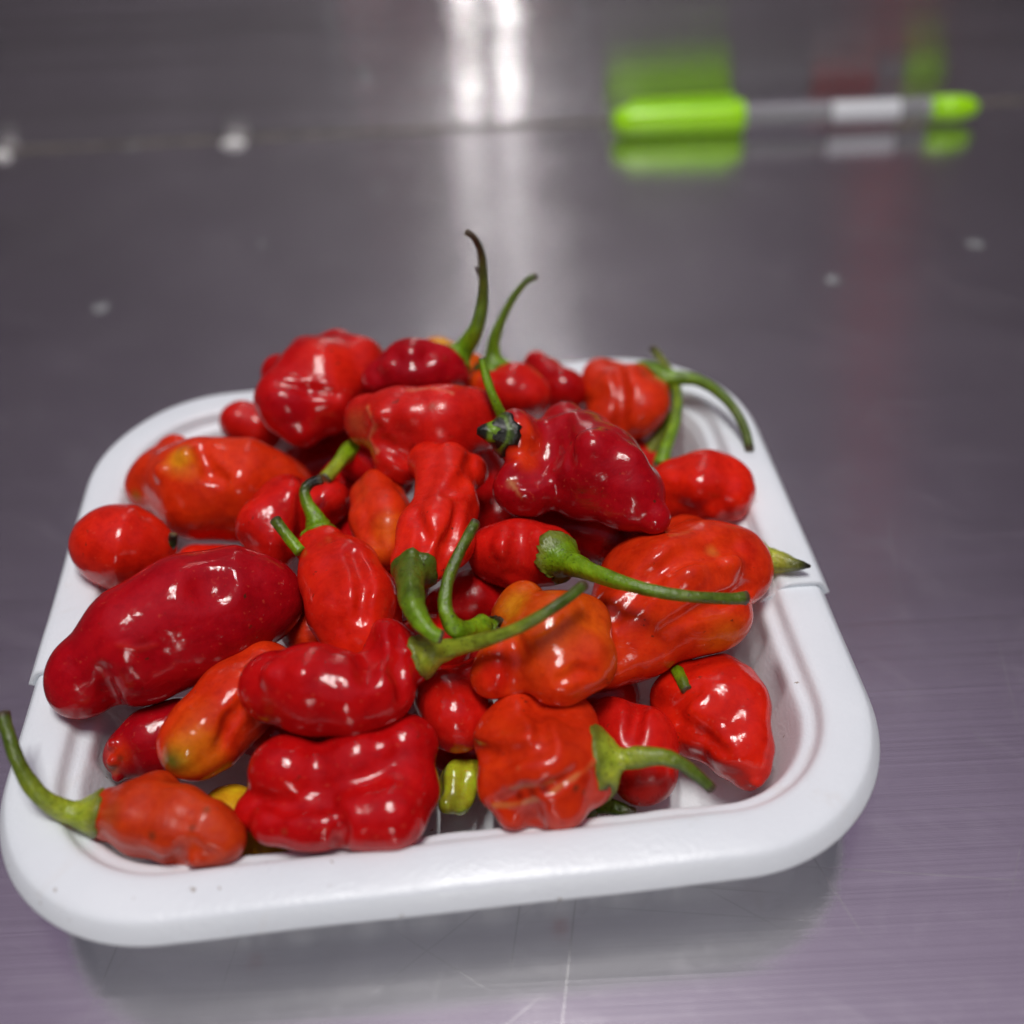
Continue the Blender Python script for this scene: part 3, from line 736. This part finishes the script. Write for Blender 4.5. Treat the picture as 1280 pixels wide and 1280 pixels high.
    {'seed': 68, 'spine': [[-2.393, -4.991, 2.15, 0.646], [-1.499, -5.125, 2.15, 0.672], [-0.551, -4.958, 2.2, 0.704]], 'lobes': [[-2.382, -4.843, 2.55, 0.728], [-1.13, -4.744, 2.6, 0.7], [-0.273, -4.38, 2.55, 0.593], [-0.155, -5.19, 2.4, 0.52], [-2.611, -5.747, 2.4, 0.424], [-2.132, -5.851, 2.48, 0.435], [-1.708, -5.874, 2.48, 0.435], [-1.038, -5.797, 2.5, 0.562], [-0.455, -5.737, 2.45, 0.621], [-3.014, -5.399, 2.2, 0.375]], 'soft': 0.5, 'ridge': (3, 0.03), 'noise': (0.03, 2.8), 'bumps': [[-0.618, -4.71, 2.988, 0.228]], 'furrows': [[[-2.794, -5.489, 2.727, 0.085], [-2.243, -5.735, 2.873, 0.097], [-1.54, -5.763, 2.907, 0.097]], [[-1.32, -6.01, 2.938, 0.069], [-1.297, -6.225, 2.782, 0.082], [-1.391, -6.28, 2.3, 0.083]]], 'colour': (0.47, 0.004, 0.005), 'patches': [([-2.292, -6.134, 2.718, 0.069], [0.3, 0.05, 0.02], 0.7)], 'label': 'big lumpy dark red pepper at the front of the tray'},
    {'seed': 71, 'spine': [[-3.14, -2.527, 2.55, 0.634], [-3.637, -3.16, 2.5, 0.714], [-4.141, -3.872, 2.45, 0.697], [-4.323, -4.112, 2.45, 0.601]], 'ridge': (4, 0.06), 'noise': (0.02, 2.4), 'furrows': [[[-3.102, -3.313, 3.113, 0.076], [-3.484, -3.931, 2.988, 0.089], [-3.677, -4.331, 2.819, 0.059]]], 'colour': (0.66, 0.03, 0.005), 'patches': [([-4.257, -4.628, 2.798, 0.64], [0.7, 0.36, 0.012], 0.8), ([-4.518, -4.618, 2.754, 0.379], [0.1, 0.13, 0.015], 0.95), ([-3.949, -4.533, 2.758, 0.497], [0.74, 0.11, 0.006], 0.6), ([-4.232, -4.029, 3.187, 0.587], [0.74, 0.11, 0.006], 0.5)], 'label': 'slim orange pepper with yellow-green tip at the front left'},
    {'seed': 74, 'spine': [[-4.956, -3.139, 1.6, 0.704], [-5.462, -3.394, 1.6, 0.666], [-5.887, -3.611, 1.6, 0.472]], 'ridge': (3, 0.05), 'noise': (0.03, 3), 'bumps': [[-6.013, -3.684, 2.071, 0.123], [-6.046, -3.938, 1.857, 0.108], [-5.998, -4.04, 1.514, 0.124]], 'colour': (0.38, 0.003, 0.008), 'patches': [([-5.927, -3.898, 1.977, 0.338], [0.66, 0.03, 0.005], 0.95), ([-6.056, -4.015, 1.757, 0.154], [0.5, 0.2, 0.08], 0.6), ([-5.866, -3.934, 1.945, 0.092], [0.045, 0.03, 0.014], 0.7)], 'label': 'dark crimson pepper with broken ragged end at the front left'},
    {'seed': 77, 'spine': [[-5.613, -5.299, 2.19, 0.464], [-4.99, -5.427, 2.24, 0.662], [-4.309, -5.592, 2.24, 0.686], [-3.723, -5.842, 2.29, 0.565], [-3.417, -5.982, 2.29, 0.365]], 'lobes': [[-3.843, -6.113, 2.29, 0.308], [-4.831, -4.88, 2.19, 0.412]], 'ridge': (4, 0.06), 'noise': (0.035, 3.0), 'furrows': [[[-4.346, -6.288, 2.105, 0.084], [-3.908, -6.339, 2.703, 0.096], [-3.577, -6.414, 2.484, 0.069]]], 'colour': (0.5, 0.034, 0.004), 'patches': [([-5.34, -5.644, 2.823, 0.307], [0.38, 0.05, 0.012], 0.7), ([-4.567, -6.096, 2.734, 0.083], [0.045, 0.03, 0.014], 0.7), ([-3.86, -6.045, 2.844, 0.069], [0.045, 0.03, 0.014], 0.7), ([-3.649, -5.748, 2.92, 0.069], [0.045, 0.03, 0.014], 0.6)], 'stem': [[-5.905, -5.345, 2.24, 0.361], [-6.1, -5.361, 2.34, 0.288], [-6.374, -5.339, 2.49, 0.229], [-6.646, -5.281, 2.79, 0.192], [-6.885, -5.084, 3.09, 0.17], [-7.086, -4.775, 3.39, 0.149], [-7.275, -4.396, 3.59, 0.143], [-7.426, -4.079, 3.69, 0.158]], 'stem_colours': ((0.3, 0.38, 0.025), (0.075, 0.12, 0.01)), 'calyx': 0.419, 'calyx_colour': (0.16, 0.19, 0.02), 'rough': 0.3, 'label': 'dull orange-red pepper with long green stem overhanging the front left rim'},
    {'seed': 80, 'spine': [[-3.774, -4.756, 1.05, 0.646], [-3.119, -5.102, 1.0, 0.609]], 'ridge': (3, 0.05), 'noise': (0.03, 3), 'colour': (0.7, 0.36, 0.012), 'patches': [], 'label': 'yellow pepper showing under the front peppers at the left'},
    {'seed': 83, 'spine': [[0.461, -3.163, 2.25, 0.689], [0.651, -3.554, 2.25, 0.71]], 'lobes': [[1.019, -2.786, 2.35, 0.411]], 'ridge': (3, 0.05), 'noise': (0.025, 3), 'colour': (0.6, 0.01, 0.006), 'patches': [], 'label': 'round red pepper in the gap behind the small yellow-green pepper'},
    {'seed': 86, 'spine': [[0.621, -4.381, 1.35, 0.386], [0.588, -4.733, 1.3, 0.336]], 'lobes': [[0.37, -4.954, 1.4, 0.196], [0.872, -4.32, 1.4, 0.247]], 'soft': 0.6, 'ridge': (4, 0.12), 'noise': (0.03, 4), 'colour': (0.4, 0.4, 0.02), 'patches': [([0.503, -4.962, 1.568, 0.21], [0.16, 0.19, 0.02], 0.5)], 'label': 'tiny yellow-green pepper at the front of the tray'},
    {'seed': 89, 'spine': [[1.682, -4.438, 2.52, 0.71], [2.244, -4.986, 2.52, 0.957], [2.903, -4.906, 2.47, 0.641]], 'lobes': [[1.767, -4.124, 2.52, 0.629], [2.672, -4.051, 2.52, 0.601], [1.504, -5.264, 2.37, 0.548], [1.628, -5.714, 2.22, 0.37], [2.496, -5.533, 2.32, 0.572], [3.016, -5.317, 2.32, 0.404]], 'ridge': (3, 0.05), 'noise': (0.05, 3.4), 'furrows': [[[0.945, -4.535, 2.597, 0.088], [1.543, -5.189, 3.266, 0.112], [2.243, -5.286, 3.593, 0.11]], [[2.189, -4.026, 3.148, 0.088], [2.251, -5.146, 3.626, 0.111]], [[1.433, -5.73, 2.66, 0.056], [1.862, -5.791, 3.052, 0.083], [2.344, -5.808, 3.162, 0.082], [2.776, -5.546, 3.209, 0.055]], [[2.044, -6.001, 2.347, 0.098], [1.986, -5.947, 2.786, 0.111]]], 'scars': [([[1.329, -5.692, 2.529, 0.039], [1.641, -5.772, 2.632, 0.039], [2.036, -5.799, 2.822, 0.039], [2.372, -5.784, 2.995, 0.039], [2.746, -5.581, 3.093, 0.039], [3.113, -5.225, 3.012, 0.039], [3.342, -4.933, 2.904, 0.04]], [0.55, 0.17, 0.045], 0.75), ([[1.657, -5.649, 2.97, 0.033], [1.965, -5.661, 3.062, 0.033], [2.354, -5.651, 3.138, 0.033]], [0.5, 0.12, 0.03], 0.7), ([[1.786, -5.473, 3.307, 0.025], [1.824, -5.655, 2.965, 0.025]], [0.5, 0.1, 0.03], 0.5)], 'colour': (0.66, 0.03, 0.005), 'patches': [([1.789, -5.737, 2.846, 0.097], [0.16, 0.008, 0.003], 0.8), ([2.0, -5.742, 2.961, 0.111], [0.16, 0.008, 0.003], 0.8), ([2.209, -5.742, 3.044, 0.097], [0.16, 0.008, 0.003], 0.8), ([2.762, -5.738, 3.012, 0.069], [0.045, 0.03, 0.014], 0.7), ([2.902, -5.734, 2.868, 0.056], [0.045, 0.03, 0.014], 0.6)], 'stem': [[3.303, -4.844, 2.47, 0.526], [3.468, -4.919, 2.57, 0.45], [3.635, -4.959, 2.64, 0.246], [3.969, -5.014, 2.77, 0.23], [4.361, -5.07, 2.82, 0.186], [4.696, -5.173, 2.72, 0.157], [4.977, -5.307, 2.52, 0.143], [5.228, -5.458, 2.32, 0.129]], 'stem_colours': ((0.3, 0.38, 0.025), (0.075, 0.12, 0.01)), 'calyx': 0.555, 'calyx_colour': (0.16, 0.19, 0.02), 'fine': True, 'label': 'split orange-red pepper with torn tan scar and green stem at the front right'},
    {'seed': 92, 'spine': [[3.647, -3.561, 1.75, 0.533], [4.072, -3.982, 1.65, 0.775], [4.161, -4.55, 1.55, 0.61]], 'ridge': (3, 0.06), 'noise': (0.03, 3), 'furrows': [[[4.179, -3.501, 2.275, 0.093], [3.919, -4.336, 2.438, 0.119]]], 'colour': (0.6, 0.01, 0.006), 'patches': [], 'label': 'red pepper lying low between the split pepper and the wrinkled one'},
    {'seed': 95, 'spine': [[5.221, -2.906, 1.6, 0.742], [5.74, -3.327, 1.65, 0.952], [6.034, -4.061, 1.6, 0.681], [6.223, -4.603, 1.45, 0.366]], 'lobes': [[5.927, -2.749, 1.6, 0.681], [4.936, -3.459, 1.5, 0.508], [6.205, -3.415, 1.6, 0.602]], 'ridge': (4, 0.06), 'noise': (0.075, 4.6), 'bumps': [[6.238, -4.842, 1.548, 0.15], [5.247, -3.896, 1.694, 0.277]], 'furrows': [[[4.651, -3.621, 1.883, 0.078], [4.875, -3.519, 2.243, 0.108], [5.259, -3.381, 2.535, 0.092]], [[5.342, -4.099, 1.979, 0.076], [5.629, -4.557, 2.099, 0.09]]], 'colour': (0.68, 0.015, 0.005), 'patches': [], 'stem': [[5.009, -2.714, 2.25, 0.143], [5.049, -3.033, 2.35, 0.141], [5.118, -3.289, 2.35, 0.147]], 'stem_colours': ((0.155, 0.3, 0.006), (0.075, 0.12, 0.01)), 'label': 'wrinkled bright red pepper with pointed tip at the right of the tray'},
    {'seed': 98, 'spine': [[2.385, -4.806, 1.0, 0.462], [2.925, -4.801, 1.0, 0.415]], 'ridge': (3, 0.04), 'noise': (0.02, 3), 'colour': (0.16, 0.19, 0.02), 'patches': [], 'stem': [[3.226, -4.865, 1.05, 0.215], [3.515, -5.011, 1.15, 0.167], [3.76, -5.127, 1.15, 0.151], [3.893, -5.172, 1.1, 0.166]], 'stem_colours': ((0.155, 0.3, 0.006), (0.045, 0.03, 0.014)), 'label': 'small green pepper beneath the split front pepper with a short stem'},
    {'seed': 101, 'spine': [[-2.101, -0.0, 3.35, 0.572], [-1.654, -0.791, 3.3, 0.821], [-1.317, -1.642, 3.25, 0.895], [-1.223, -2.205, 3.05, 0.694]], 'lobes': [[-0.796, -1.154, 3.15, 0.424]], 'ridge': (4, 0.06), 'noise': (0.025, 2.6), 'furrows': [[[-1.331, -0.853, 4.158, 0.08], [-1.018, -1.8, 4.219, 0.092], [-1.1, -2.33, 3.899, 0.076]]], 'colour': (0.68, 0.015, 0.005), 'patches': [], 'stem': [[-2.232, 0.532, 3.5, 0.341], [-2.324, 0.75, 3.7, 0.222], [-2.468, 0.972, 3.9, 0.154], [-2.515, 1.167, 4.05, 0.146], [-2.393, 1.303, 4.15, 0.137], [-2.15, 1.358, 4.2, 0.137]], 'stem_colours': ((0.155, 0.3, 0.006), (0.01, 0.01, 0.007)), 'calyx': 0.392, 'calyx_colour': (0.155, 0.3, 0.006), 'label': 'waisted bright red pepper with bent dark green stem left of the centre'},
    {'seed': 104, 'spine': [[-3.512, 1.265, 3.05, 0.708], [-3.023, 1.619, 3.05, 0.823], [-2.286, 1.963, 3.05, 0.543]], 'lobes': [[-3.283, 0.722, 2.95, 0.558]], 'ridge': (3, 0.08), 'noise': (0.03, 3), 'furrows': [[[-2.641, 2.293, 3.625, 0.126], [-2.463, 1.183, 3.658, 0.156], [-2.672, 0.848, 3.03, 0.122]]], 'colour': (0.6, 0.01, 0.006), 'patches': [], 'stem': [[-2.478, -0.37, 3.75, 0.148], [-2.752, -0.058, 3.9, 0.14], [-3.037, 0.309, 4.05, 0.15]], 'stem_colours': ((0.155, 0.3, 0.006), (0.075, 0.12, 0.01)), 'label': 'red pepper in the shade between the orange-red one and the bent stem'},
    {'seed': 107, 'spine': [[-1.539, 3.364, 3.0, 0.605], [-0.852, 2.88, 3.0, 0.633]], 'ridge': (3, 0.06), 'noise': (0.02, 3), 'colour': (0.47, 0.004, 0.005), 'patches': [], 'stem': [[-1.753, 3.282, 3.45, 0.261], [-1.909, 2.741, 3.6, 0.201], [-2.078, 2.278, 3.65, 0.179], [-2.23, 1.99, 3.65, 0.196]], 'stem_colours': ((0.155, 0.3, 0.006), (0.3, 0.38, 0.025)), 'label': 'dark red pepper under the scuffed one with short bright green stem'},
    {'seed': 110, 'spine': [[-5.43, 1.374, 1.8, 0.479], [-4.765, 1.252, 1.8, 0.514]], 'ridge': (3, 0.03), 'noise': (0.02, 3), 'colour': (0.68, 0.015, 0.005), 'patches': [], 'stem': [[-4.592, 1.231, 2.15, 0.163], [-4.403, 1.273, 2.3, 0.145]], 'stem_colours': ((0.01, 0.01, 0.007), (0.01, 0.01, 0.007)), 'label': 'sliver of red pepper with dark stem tip behind the large crimson pepper'},
    {'seed': 113, 'spine': [[-2.965, -0.289, 2.1, 0.589], [-2.384, -1.033, 2.0, 0.679]], 'ridge': (3, 0.04), 'noise': (0.02, 3), 'colour': (0.66, 0.03, 0.005), 'patches': [], 'label': 'orange-red pepper squeezed between the crimson pepper and the waisted one'},
    {'seed': 116, 'spine': [[0.152, 7.241, 3.0, 0.632], [0.826, 6.611, 3.0, 0.621]], 'ridge': (3, 0.04), 'noise': (0.02, 3), 'colour': (0.74, 0.11, 0.006), 'patches': [([0.209, 7.085, 3.655, 0.536], [0.7, 0.36, 0.012], 0.8)], 'label': 'yellow-orange pepper peeking out behind the tall dark stem'},
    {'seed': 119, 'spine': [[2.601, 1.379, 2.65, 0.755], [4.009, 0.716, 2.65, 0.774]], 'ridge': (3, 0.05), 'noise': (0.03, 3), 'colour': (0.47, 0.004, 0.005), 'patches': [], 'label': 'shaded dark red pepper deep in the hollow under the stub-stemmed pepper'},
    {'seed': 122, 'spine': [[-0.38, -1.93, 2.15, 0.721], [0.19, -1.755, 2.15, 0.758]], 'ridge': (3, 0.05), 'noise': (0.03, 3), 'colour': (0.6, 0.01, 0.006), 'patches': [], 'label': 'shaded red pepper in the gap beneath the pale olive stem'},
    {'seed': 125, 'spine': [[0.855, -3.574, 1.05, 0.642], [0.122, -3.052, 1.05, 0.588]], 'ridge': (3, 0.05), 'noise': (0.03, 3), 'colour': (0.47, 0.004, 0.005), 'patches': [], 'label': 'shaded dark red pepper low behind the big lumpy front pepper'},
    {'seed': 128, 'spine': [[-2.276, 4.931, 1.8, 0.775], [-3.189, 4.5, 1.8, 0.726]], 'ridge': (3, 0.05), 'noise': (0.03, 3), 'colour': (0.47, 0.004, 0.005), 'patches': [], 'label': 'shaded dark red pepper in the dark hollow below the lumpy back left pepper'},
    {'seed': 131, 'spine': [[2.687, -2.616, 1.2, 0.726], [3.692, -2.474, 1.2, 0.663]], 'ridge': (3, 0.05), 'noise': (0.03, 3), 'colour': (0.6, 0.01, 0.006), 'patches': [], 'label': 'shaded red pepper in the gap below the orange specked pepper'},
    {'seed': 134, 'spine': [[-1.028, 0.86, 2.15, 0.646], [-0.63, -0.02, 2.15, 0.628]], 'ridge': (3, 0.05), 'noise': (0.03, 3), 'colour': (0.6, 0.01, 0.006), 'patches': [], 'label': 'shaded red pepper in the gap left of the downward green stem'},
    {'seed': 137, 'spine': [[5.112, 4.549, 1.3, 0.695], [4.638, 4.902, 1.3, 0.702]], 'ridge': (3, 0.05), 'noise': (0.03, 3), 'colour': (0.6, 0.01, 0.006), 'patches': [], 'stem': [[5.307, 4.473, 1.7, 0.222], [5.502, 4.659, 1.9, 0.202], [5.81, 4.876, 2.3, 0.161], [6.002, 4.999, 2.7, 0.14]], 'stem_colours': ((0.3, 0.38, 0.025), (0.075, 0.12, 0.01)), 'label': 'low red pepper with two-toned stem behind the crimson pepper at the right'},
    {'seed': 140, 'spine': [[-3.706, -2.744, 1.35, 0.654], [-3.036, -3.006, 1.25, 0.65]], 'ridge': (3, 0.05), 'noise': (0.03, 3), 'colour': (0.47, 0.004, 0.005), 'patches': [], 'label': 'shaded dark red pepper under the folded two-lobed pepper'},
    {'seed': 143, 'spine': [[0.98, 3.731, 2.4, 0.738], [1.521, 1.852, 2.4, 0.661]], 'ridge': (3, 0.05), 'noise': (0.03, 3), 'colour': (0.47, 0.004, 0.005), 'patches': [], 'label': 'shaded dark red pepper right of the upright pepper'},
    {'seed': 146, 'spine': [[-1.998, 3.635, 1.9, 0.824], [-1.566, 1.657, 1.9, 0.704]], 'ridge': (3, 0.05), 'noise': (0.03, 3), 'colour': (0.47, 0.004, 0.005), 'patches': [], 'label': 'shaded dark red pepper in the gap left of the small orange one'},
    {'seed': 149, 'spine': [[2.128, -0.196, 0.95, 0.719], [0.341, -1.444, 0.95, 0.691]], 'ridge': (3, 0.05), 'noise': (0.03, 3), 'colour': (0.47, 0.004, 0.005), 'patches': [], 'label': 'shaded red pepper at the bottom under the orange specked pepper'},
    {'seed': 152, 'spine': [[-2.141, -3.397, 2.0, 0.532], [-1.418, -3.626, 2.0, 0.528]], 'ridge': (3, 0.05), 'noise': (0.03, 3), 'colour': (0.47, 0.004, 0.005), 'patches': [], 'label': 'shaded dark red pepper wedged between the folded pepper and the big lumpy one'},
]

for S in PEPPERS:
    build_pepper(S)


# ---------------------------------------------------------------- the pen lying against the splashback
def lathe_x(profile, sides=24, arc=(0, 2 * math.pi)):
    """profile of (x, radius) turned about the X axis"""
    full = abs(arc[1] - arc[0] - 2 * math.pi) < 1e-6
    V, F = [], []
    k = sides if full else sides + 1
    for x, r in profile:
        for j in range(k):
            t = arc[0] + (arc[1] - arc[0]) * j / sides
            V.append((x, r * math.cos(t), r * math.sin(t)))
    for i in range(len(profile) - 1):
        for j in range(sides):
            j2 = (j + 1) % k
            F.append((i * k + j, i * k + j2, (i + 1) * k + j2, (i + 1) * k + j))
    return V, F


lime = plain('lime_green_plastic', (0.36, 0.78, 0.003), 0.3, vary=0.05)
clear = plain('clear_plastic', (0.86, 0.87, 0.89), 0.12, trans=0.75, vary=0.02)
dark_ink = plain('dark_ink_tube', (0.03, 0.03, 0.045), 0.4)
white_lab = plain('white_label', (0.62, 0.64, 0.67), 0.5, vary=0.04)
red_print = plain('red_print', (0.42, 0.03, 0.025), 0.5)

pen = empty('pen', (6.9, 27.45, 0.0))
pen.rotation_euler.z = math.atan2(-0.35, 15.2)
tag(pen, 'clear pen with lime green cap and end plug lying at the back of the counter', 'pen')


def pen_part(name, profile, mat, parent=pen, z=0.66, **kw):
    V, F = lathe_x(profile, **kw)
    return link(name, [(x, y, q + z) for x, y, q in V], F, mat, parent)


cap = pen_part('cap', [(0.0, 0.0), (0.02, 0.22), (0.12, 0.40), (0.35, 0.54), (0.8, 0.62), (1.6, 0.65), (4.9, 0.66), (5.35, 0.66), (5.45, 0.62), (5.45, 0.45)], lime)
V = [(0.7, -0.13, 1.27), (0.7, 0.13, 1.27), (5.0, 0.11, 1.42), (5.0, -0.11, 1.42), (0.7, -0.13, 1.47), (0.7, 0.13, 1.47), (5.0, 0.11, 1.58), (5.0, -0.11, 1.58)]
link('clip', V, [(3, 2, 1, 0), (4, 5, 6, 7), (0, 1, 5, 4), (1, 2, 6, 5), (2, 3, 7, 6), (3, 0, 4, 7)], lime, cap, False)
pen_part('barrel', [(5.0, 0.0), (5.0, 0.40), (5.5, 0.43), (13.2, 0.43), (13.3, 0.40), (13.3, 0.0)], clear, sides=24)
pen_part('ink_tube', [(5.1, 0.0), (5.1, 0.15), (13.0, 0.15), (13.0, 0.0)], dark_ink, sides=12)
lb = pen_part('label', [(9.1, 0.436), (11.9, 0.436)], white_lab, arc=(math.radians(62), math.radians(260)))
pen_part('label_print', [(9.1, 0.437), (11.9, 0.437)], red_print, lb, arc=(math.radians(-98), math.radians(60)))
pen_part('end_plug', [(13.25, 0.0), (13.25, 0.47), (14.2, 0.50), (14.6, 0.46), (15.0, 0.34), (15.2, 0.16), (15.22, 0.0)], lime)

# ---------------------------------------------------------------- red cloth hanging behind the camera (seen only as a red streak mirrored in the steel)
RX0, RX1, RY, RZ0, RZ1 = 69.0, 80.0, -110.0, 50.0, 106.0
red_card = plain('red_cloth', (0.78, 0.035, 0.035), 0.8)
V, F = [], []
for i in range(13):
    for k in range(17):
        V.append((RX0 + (RX1 - RX0) * k / 16, RY + 0.8 * math.sin(k * 1.3 + 0.05 * i), RZ0 + (RZ1 - RZ0) * i / 12))
for i in range(12):
    for k in range(16):
        F.append((i * 17 + k, i * 17 + k + 1, i * 17 + k + 18, i * 17 + k + 17))
o = link('red_cloth', V, F, red_card)
sol = o.modifiers.new('thickness', 'SOLIDIFY'); sol.thickness = 0.003
tag(o, 'red hanging cloth, showing as a red streak mirrored in the counter', 'cloth')

# ---------------------------------------------------------------- drops and crumbs on the steel
drop_mat = plain('milky_water', (0.55, 0.56, 0.58), 0.15, trans=0.7, ior=1.33, vary=0.03)


def drop(x, y, rx, ry, hh, label, wall=False, mat=None, name='water_drop', cat='drop', z0=0.0):
    rs = np.random.RandomState(int(abs(x * 31 + y * 17)) + 3)
    a = rs.uniform(0, 6.28, 4)
    V, F = [], []
    ns, nr = 20, 5
    for i in range(nr + 1):
        e = i / nr * math.pi / 2
        for j in range(ns):
            t = 2 * math.pi * j / ns
            k = 1 + 0.10 * math.cos(2 * t + a[0]) + 0.07 * math.cos(3 * t + a[1])
            u, v, w = rx * k * math.cos(e) * math.cos(t), ry * k * math.cos(e) * math.sin(t), hh * math.sin(e) * 1.0
            V.append((x + u, WY + 0.049 - w, y + v) if wall else (x + u, y + v, z0 + 0.004 + w))
    for i in range(nr):
        for j in range(ns):
            j2 = (j + 1) % ns
            q = (i * ns + j, i * ns + j2, (i + 1) * ns + j2, (i + 1) * ns + j)
            F.append(q if not wall else q[::-1])
    F.append(tuple(range(ns - 1, -1, -1)) if not wall else tuple(range(ns)))
    o = link(name, V, F, mat or drop_mat)
    return tag(o, label, cat, 'drops and specks on the steel')


milky = plain('soap_froth', (0.85, 0.85, 0.84), 0.3, trans=0.15, vary=0.03)
drop(-9.3, 28.55, 0.50, 0.25, 0.25, mat=milky, label='wide pale drop at the foot of the steel wall, left of centre')
drop(-19.3, 28.5, 0.45, 0.25, 0.25, mat=milky, label='pale drop at the foot of the steel wall by the left picture edge')
drop(-13.7, 28.55, 0.20, 0.15, 0.12, 'small drop at the wall foot between the two wide pale ones')
drop(-3.4, 2.5, 0.30, 0.28, 0.10, 'faint drop clinging to the steel wall above the seam', True)
drop(-11.8, 15.7, 0.34, 0.30, 0.10, 'pale drop on the counter behind the left of the tray')
drop(13.1, 15.2, 0.30, 0.28, 0.10, 'pale drop on the counter behind the right of the tray')
drop(18.6, 17.1, 0.36, 0.26, 0.10, 'pale drop on the counter at the far right')
drop(-6.8, 19.6, 0.16, 0.14, 0.06, 'tiny drop on the counter behind the back left pepper')
seed_mat = plain('dark_speck', (0.02, 0.015, 0.012), 0.6)
o = drop(6.62, 3.98, 0.075, 0.055, 0.05, 'tiny dark seed on the tray ledge below the arched stem', mat=seed_mat, name='seed', cat='seed', z0=2.19)
